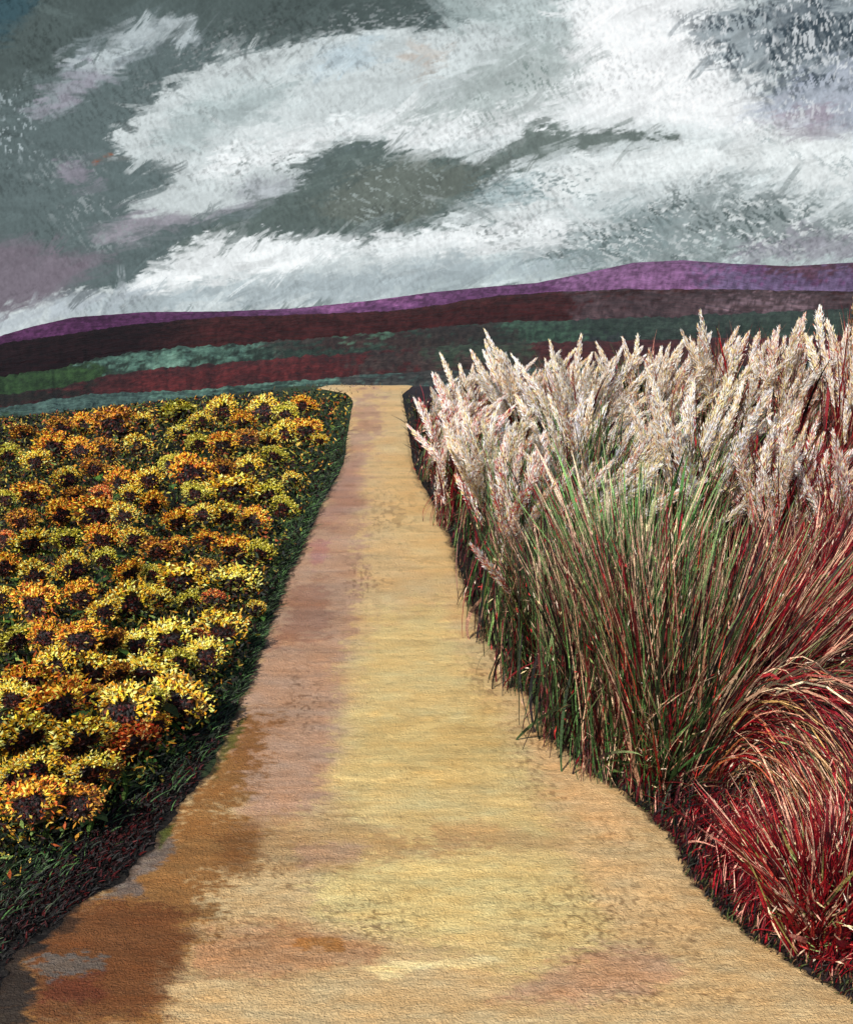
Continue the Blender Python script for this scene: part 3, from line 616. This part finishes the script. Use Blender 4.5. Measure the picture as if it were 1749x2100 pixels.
verge('bank_grass', [(0, 1830), (150, 1690), (300, 1570), (400, 1470), (490, 1320), (560, 1190), (620, 1060), (690, 940), (715, 850), (712, 950), (650, 1070), (600, 1180), (560, 1290), (478, 1400), (385, 1500), (285, 1590), (150, 1690), (0, 1810)], 14000,
      [(40, 56, 34), (58, 78, 48), (30, 36, 28), (66, 96, 52), (52, 60, 50), (84, 120, 64), (24, 24, 18), (70, 82, 58)], 'short dark and bright green grass on the bank between sunflowers and path', (.025, .10), (.5, .2), (.004, .010))

verge('shadow_grass', [(-40, 1830), (60, 1770), (180, 1680), (300, 1590), (400, 1500), (475, 1410), (480, 1490), (400, 1600), (300, 1720), (180, 1830), (40, 1930)], 8000,  # shadow between bank and path put into the blade colours
      [(20, 14, 13), (26, 17, 16), (44, 14, 14), (22, 22, 19), (14, 12, 12), (32, 32, 28), (70, 16, 16)], 'matted grass coloured blackish and maroon as shadow along the left edge of the path', (.01, .045), (.4, .1), (.006, .014))
# ------------------------------------------------------------------ plumed grasses
CREAM = [(252, 246, 238), (248, 234, 216), (244, 216, 192), (253, 251, 250), (236, 204, 160), (248, 236, 180), (240, 236, 246), (228, 190, 150), (200, 130, 100)]
PINK = [(246, 216, 200), (232, 172, 160), (252, 238, 230), (210, 110, 100), (242, 200, 170), (180, 50, 50), (253, 246, 242)]
GREENB = [(70, 108, 54), (92, 132, 70), (48, 72, 38), (40, 36, 30), (112, 140, 76), (30, 24, 24), (150, 112, 90), (104, 26, 30), (34, 52, 38), (80, 24, 28)]
MIXB = [(66, 92, 48), (120, 30, 34), (44, 26, 26), (150, 100, 84), (92, 18, 26), (60, 74, 46), (200, 150, 126), (28, 20, 22), (90, 116, 62), (138, 20, 28), (104, 14, 24)]
REDB = [(118, 12, 24), (92, 8, 18), (74, 10, 20), (150, 22, 30), (126, 14, 24), (216, 160, 130), (232, 186, 152), (60, 12, 18), (186, 70, 56), (120, 110, 60)]
FANB = [(110, 12, 24), (128, 14, 26), (94, 10, 20), (90, 60, 48), (150, 30, 34), (214, 150, 120), (190, 150, 90), (110, 120, 70), (40, 26, 28), (236, 186, 150), (120, 16, 26), (180, 100, 60), (54, 70, 50)]
def plume(parent, B, p, d, L_, w_, pal, origin):
    """feathery flower head along direction d from point p, thinning out into the stem"""
    f = .7 + B[1] * .07; n = int((340 + 900 * min(1, L_ / .8)) / (f ** .8)); t = rng.random(n); d = d / np.linalg.norm(d)
    bend = np.array([.16, 0, -.10]) * (1 if d[0] > -.15 else -.5)
    ax = p + d * L_ * (t * 1.35 - .35)[:, None] + bend * L_ * (t ** 2)[:, None]
    env = (.16 + np.sin(np.clip(t * .97 + .03, 0, 1) ** 1.25 * math.pi) ** .8) * w_
    off = unit(rng.normal(0, 1, (n, 3))) * (env * np.sqrt(rng.random(n)))[:, None]
    D = d + off / max(w_, 1e-3) * .42 + bend * t[:, None] + rng.normal(0, .22, (n, 3))
    main = pal[rng.integers(0, len(pal))]
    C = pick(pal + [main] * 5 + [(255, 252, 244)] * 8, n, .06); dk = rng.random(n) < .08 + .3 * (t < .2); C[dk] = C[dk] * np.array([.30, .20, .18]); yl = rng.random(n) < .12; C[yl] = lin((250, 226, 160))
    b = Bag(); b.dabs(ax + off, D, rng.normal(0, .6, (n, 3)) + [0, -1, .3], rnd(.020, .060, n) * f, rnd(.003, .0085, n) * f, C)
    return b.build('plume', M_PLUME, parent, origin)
def clump(base, tipy, xl, xr, nb, npl, pal, ppal, label, cat='ornamental grass', name='plume_grass', power=1.7, wd=(.003, .008), depth=.35, short=.35, tipcol=None, group='plumed grasses right of the path', arch=0, plen=(.35, .8), pw=(.025, .05), brad=.12, dyb=0.0, dyp=1.5, hot=.16, fleck=.7):
    B = hit(*base); m = B[1] / FPX / K; H = (base[1] - tipy) * m * 1.02
    root = empty(name, B, label, cat, group); b = Bag(); k = 12; t = np.linspace(0, 1, k)
    def curves(n, lo, hi, power=power):
        s = rnd(lo, hi, n); tx = rnd(xl, xr, n); dx = (tx - base[0]) * m; dy = rng.normal(0, depth, n) + dyb * s; ws = s
        h = H * s * rnd(.9, 1.03, n)
        b0 = rng.normal(0, brad, (n, 2)) * [1, .7]
        b0[:, 0] += dx * .16
        if arch:
            z = h[:, None] * (np.sin(np.clip(t, 0, 1)[None] * math.pi * rnd(arch - .12, arch + .12, n)[:, None]))
            X = dx[:, None] * ws[:, None] * t[None] ** 1.25
        else:
            z = h[:, None] * (1.12 * t - .12 * t ** 3)[None]
            X = (dx * ws - b0[:, 0])[:, None] * (t ** power)[None]
        wob = rng.normal(0, .03, (n, 1)) * np.sin(t * 5)[None]
        yy_ = b0[:, 1:] + dy[:, None] * t[None] ** (dyp if dyb else power)
        P = np.stack([b0[:, :1] + X + wob, yy_, z + S * (yy_ - b0[:, 1:])], 2)
        # sit the roots on the slope
        gx = B[0] + b0[:, 0]; gy = B[1] + b0[:, 1]; P[:, :, 2] += (G(gx, gy) - B[2] - .01)[:, None]
        return P
    P = curves(nb, short, 1.0); n = nb
    W_ = (rnd(*wd, n) * np.where(rng.random(n) < hot, rnd(1.6, 3.8, n), 1) * (.65 + B[1] * .06))[:, None] * np.minimum(1, .5 + t * 2)[None] * (1 - .9 * t ** 3)[None]
    C = np.repeat(pick(pal, n, .2)[:, None, :], k - 1, 1)
    br = rng.random((n, k - 1)); C = C * np.where(br < .25, .3, np.where(br > .86, 1.45, 1))[..., None]
    if tipcol is not None:
        f = sstep(.5, 1.0, t[1:])[None, :, None] * (rng.random((n, 1, 1)) < .30) * .8
        C = C * (1 - f) + pick(tipcol, n, .15)[:, None, :] * f
    b.ribbons(P, W_, C, rng.normal(0, .35, (n, 3)) + [0, -1, .15])
    nd = int(nb * fleck); ii = rng.integers(0, n, nd); tt = rng.integers(2, k - 1, nd)     # pale flecks of dry sheath along the stalks
    Pd = P[ii, tt]; Dd = P[ii, tt] - P[ii, tt - 1]; f_ = .65 + B[1] * .06
    b.dabs(Pd + rng.normal(0, .012, (nd, 3)), Dd + rng.normal(0, .02, (nd, 3)), rng.normal(0, .3, (nd, 3)) + [0, -1, .2], rnd(.02, .075, nd) * f_, rnd(.004, .010, nd) * f_,
           pick([(236, 200, 168), (226, 170, 146), (246, 222, 196), (190, 60, 56), (150, 170, 100), (150, 24, 34), (236, 214, 160)], nd, .12))
    if npl:
        Q = curves(npl, .66, 1.0, 1.15); Q[:, :, 2] *= rnd(.72, .90, (npl, 1))
        Wq = np.full((npl, k), .006) * (.7 + B[1] * .06)
        b.ribbons(Q, Wq, np.repeat(pick([(150, 120, 84), (120, 60, 48), (100, 110, 60)], npl, .2)[:, None, :], k - 1, 1), np.tile([[0, -1., .1]], (npl, 1)))
    b.build('blades', M_PLANT, root)
    for i in range(npl):
        d = Q[i, -1] - Q[i, -3]; L_ = rnd(*plen) * (.75 + B[1] * .035)
        o = plume(root, B, Q[i, -1] - d / np.linalg.norm(d) * L_ * .35, d, L_, rnd(*pw) * (.8 + B[1] * .035), ppal, None)
    return root
G1 = GREENB + MIXB
SPEC = [
 # base, tip y, x-left, x-right, blades, plumes, palette, plume palette, label
 ((880, 900), 800, 884, 990, 130, 9, MIXB, CREAM, 'small cream-plumed grass at the far end of the path, nearest its crest'),
 ((900, 985), 840, 880, 985, 170, 9, MIXB, PINK, 'pink-and-white plumed grass leaning over the path edge, second nearest the crest'),
 ((950, 930), 775, 920, 1050, 200, 14, MIXB, CREAM, 'white-plumed grass behind the pink one at the narrow end of the path'),
 ((935, 1080), 870, 880, 1010, 190, 6, MIXB, PINK, 'short rosy plumed grass hanging at the bend of the path edge'),
 ((1070, 950), 742, 990, 1160, 240, 17, MIXB, CREAM, 'tall white plumed grass under the green hillside, third clump from the path'),
 ((1010, 1140), 850, 930, 1130, 300, 13, GREENB, CREAM, 'leaning grass with long white plumes and green blades halfway along the path'),
 ((1180, 1000), 722, 1080, 1300, 280, 17, MIXB, CREAM, 'cream plumed grass at the back, left of the middle of the grass bed'),
 ((1330, 1000), 700, 1240, 1450, 280, 18, MIXB, CREAM, 'pale wind-blown plumed grass in the middle of the back row'),
 ((1470, 1010), 660, 1390, 1600, 280, 18, MIXB, CREAM, 'tall cream plumed grass right of the middle, its tips against the maroon hill'),
 ((1610, 1040), 670, 1530, 1740, 280, 17, MIXB, PINK + CREAM, 'pink and cream plumed grass in the back row near the right edge'),
 ((1730, 1080), 635, 1670, 1900, 420, 16, REDB[:5] + REDB, CREAM, 'tallest cream plumed grass at the right edge, over red stalks'),
 ((1060, 1320), 880, 960, 1210, 380, 11, GREENB, PINK, 'dark green grass with scattered pink plumes at the middle of the path edge'),
 ((1200, 1210), 800, 1080, 1340, 380, 15, GREENB, CREAM, 'bright green bladed grass with cream plumes in the heart of the bed'),
 ((1400, 1220), 790, 1290, 1560, 380, 15, GREENB + MIXB, CREAM, 'broad grass with wind-bent cream plumes behind the big fan of green stalks'),
 ((1590, 1250), 850, 1490, 1800, 620, 13, REDB[:5] * 2 + MIXB, CREAM + PINK, 'mostly red grass with pale plumes right of the big green fan'),
 ((1740, 1300), 900, 1620, 1940, 620, 6, REDB[:5] + REDB, PINK, 'deep red grass with a few pink plumes at the right edge'),
]
for sp_ in SPEC:
    clump(sp_[0], sp_[1], sp_[2], sp_[3], int(sp_[4] * 1.9), int(sp_[5] * 2.7), sp_[6], sp_[7], sp_[8], short=.3)
FOUNT = 'red fountain grasses at lower right'
FOUNT = 'red fountain grasses at lower right'
DARKB = [(44, 26, 26), (74, 22, 26), (30, 22, 22), (52, 70, 40), (74, 104, 54), (36, 46, 30), (100, 22, 28), (28, 20, 20), (130, 90, 76), (60, 84, 46)]
RUS = [(150, 110, 84), (190, 150, 120), (226, 186, 150), (110, 36, 34), (90, 28, 30)]
clump((1020, 1240), 960, 935, 1120, 420, 4, DARKB, PINK, 'low dark stalks hugging the path edge below the rosy plumes', power=1.4, short=.2, wd=(.003, .008), plen=(.3, .5))
clump((1110, 1410), 1000, 950, 1200, 620, 3, DARKB, PINK, 'dark stalks beside the path with three stray pink plumes, left of the big fan', power=1.35, short=.2, tipcol=[(200, 160, 120), (110, 130, 80)], brad=.12, wd=(.003, .008), plen=(.3, .5))
clump((1200, 1520), 990, 1000, 1330, 760, 0, DARKB, CREAM, 'blackish green stalks leaning left over the path, next to the big fan', power=1.35, short=.2, tipcol=[(150, 170, 110), (224, 180, 150)], brad=.12, wd=(.003, .008))
clump((1280, 1590), 970, 1060, 1450, 800, 0, DARKB + GREENB[:3] + RUS, CREAM, 'upright dark green and maroon stalks in front of the grass bed, nearest the path', power=1.35, short=.2, tipcol=[(150, 170, 110), (224, 180, 150)], brad=.10, wd=(.003, .008))
clump((1370, 1630), 950, 1060, 1640, 1150, 0, DARKB + GREENB[:2] + GREENB[:4] + RUS + [(190, 60, 50), (110, 14, 24), (96, 14, 22), (120, 20, 28)], CREAM, 'big open fan of green and russet stalks rising from one red root', power=1.2, short=.2, tipcol=[(226, 180, 150), (120, 150, 90), (96, 130, 70)], brad=.05, wd=(.003, .0085), hot=.2)
clump((1290, 1430), 900, 1030, 1520, 420, 0, [(66, 112, 52), (92, 140, 70), (74, 118, 60), (112, 150, 84), (120, 30, 34), (220, 180, 150)], CREAM, 'bright green broad-bladed grass showing above the dark fan in the middle of the bed', power=1.2, short=.55, brad=.06, wd=(.006, .016), tipcol=[(150, 176, 110), (230, 200, 170)])
clump((1450, 1560), 1000, 1440, 1900, 1000, 0, MIXB + REDB[:6] * 3 + RUS, CREAM, 'russet and red stalks leaning right behind the red fountain', power=1.15, short=.2, tipcol=[(226, 180, 150), (110, 140, 80), (150, 24, 34)], brad=.08, wd=(.003, .008))
clump((1470, 1440), 1215, 1640, 2000, 760, 0, FANB + REDB[:5], CREAM, 'low red grass with straw streaks spreading sideways to the right edge', power=1.1, short=.45, group=FOUNT, name='fountain_grass', arch=.56, brad=.05, wd=(.003, .008), tipcol=[(236, 196, 160)])
clump((1425, 1630), 1290, 1640, 2010, 1300, 0, FANB + FANB[:5] + RUS[:3] + [(110, 14, 24), (30, 20, 22), (40, 60, 50), (110, 14, 24)], CREAM, 'arching fountain grass with straw, red and green blades drooping right', group=FOUNT, name='fountain_grass', arch=.86, short=.35, brad=.04, depth=.16, dyb=-.75, dyp=1.3, wd=(.0035, .008), tipcol=[(236, 190, 156), (220, 180, 120), (150, 20, 32)])
clump((1560, 1620), 1380, 1700, 2000, 700, 0, REDB + REDB[:5], CREAM, 'crimson fountain grass behind the arching straw blades at the right edge', group=FOUNT, name='fountain_grass', arch=.74, short=.4, brad=.10, depth=.2, dyb=-.4, wd=(.004, .010))
clump((1690, 1955), 1590, 1390, 1790, 1100, 0, REDB[:5] * 2 + REDB, CREAM, 'crimson grass fanning up from a red root at the lower right corner', group=FOUNT, name='fountain_grass', power=1.15, short=.35, brad=.03, depth=.15, wd=(.004, .011), tipcol=[(236, 190, 160), (216, 150, 130), (170, 20, 30), (120, 12, 24), (120, 12, 24)])
clump((1810, 1890), 1500, 1690, 2000, 700, 0, REDB[:5] * 2 + REDB, CREAM, 'dark red grass cut by the right edge above the corner root', group=FOUNT, name='fountain_grass', power=1.3, short=.4, brad=.06, depth=.15, wd=(.004, .011))
clump((1600, 1420), 960, 1520, 1960, 800, 0, REDB[:5] * 3 + MIXB + RUS, CREAM, 'deep crimson upright grass behind the sideways straw streaks at the right', power=1.2, short=.3, brad=.14, wd=(.004, .010), tipcol=[(236, 180, 150), (150, 20, 32)])
# low tangled grass under the clumps
verge('meadow_grass', [(855, 850), (880, 960), (930, 1100), (980, 1250), (1060, 1390), (1140, 1500), (1240, 1600), (1330, 1650), (1400, 1690), (1440, 1600), (1600, 1500), (2000, 1500), (2000, 830), (1000, 800)], 22000,
      [(30, 24, 24), (44, 30, 28), (24, 30, 22), (70, 20, 26), (40, 56, 34), (96, 18, 28), (20, 16, 18), (60, 44, 38)], 'low dark red and green tangled grass beneath the plumed clumps', (.10, .34), (0, 0), (.006, .014))

verge('red_grass', [(1400, 1640), (1460, 1640), (1650, 1560), (2000, 1560), (2000, 1960), (1760, 1950), (1640, 1940), (1560, 1880), (1480, 1760)], 16000,
      [(130, 14, 26), (100, 10, 20), (70, 10, 18), (150, 22, 32), (120, 12, 22), (30, 16, 18), (214, 150, 128)], 'deep crimson ground grass under the fountain grasses', (.05, .18), (0, 0), (.004, .012))
verge('edge_grass', [(838, 820), (868, 940), (925, 1080), (990, 1260), (1090, 1420), (1180, 1540), (1330, 1660), (1420, 1780), (1500, 1880), (1660, 1980), (1800, 2070), (1840, 2050), (1680, 1940), (1540, 1850), (1450, 1730), (1360, 1640), (1210, 1510), (1120, 1390), (1020, 1230), (960, 1070), (900, 930), (870, 810)], 9000,
      [(34, 24, 22), (50, 34, 28), (28, 34, 22), (90, 20, 26), (22, 18, 18), (70, 78, 40), (120, 90, 60)], 'dark crumbling tufts along the right edge of the path', (.015, .07), (0, 0), (.004, .010), strict=-.03)
verge('crest_grass', [(640, 792), (720, 778), (800, 770), (880, 770), (880, 780), (800, 784), (730, 792), (660, 806)], 500,
      [(60, 52, 34), (44, 50, 32), (90, 74, 44), (50, 30, 30), (120, 100, 60)], 'sparse dry tufts where the path goes over the crest', (.02, .06), (0, 0), (.004, .008), strict=-9)
# brown seed spike standing above the plumes at the right edge
def spike():
    B = hit(1722, 1040); m = B[1] / FPX / K; Ht = (1040 - 572) * m
    t = empty('seed_spike', B, 'brown pointed seed spike standing above the plumes by the right edge', 'seed head')
    b = Bag(); k = 8; tt = np.linspace(0, 1, k); P = np.stack([tt * .01, tt * 0, tt * Ht * .8], 1)[None]
    b.ribbons(P, np.full((1, k), .018), pick([(90, 70, 44)], k - 1)[None], np.array([[0, -1., 0]])); b.build('stem', M_PLANT, t)
    b = Bag(); n = 260; u = rng.random(n); r = .055 * (1 - u) ** .8 + .006; off = unit(rng.normal(0, 1, (n, 3)) * [1, 1, .2]) * r[:, None] * rnd(.3, 1, (n, 1))
    P = np.stack([.01 + 0 * u, 0 * u, Ht * (.74 + .26 * u)], 1) + off
    b.dabs(P, off * 6 + [0, 0, .6], rng.normal(0, .5, (n, 3)) + [0, -1, 0], rnd(.03, .07, n), rnd(.012, .022, n), pick([(120, 96, 66), (84, 60, 40), (180, 150, 120), (60, 40, 30)], n)); b.build('seed_head', M_PLUME, t)
spike()
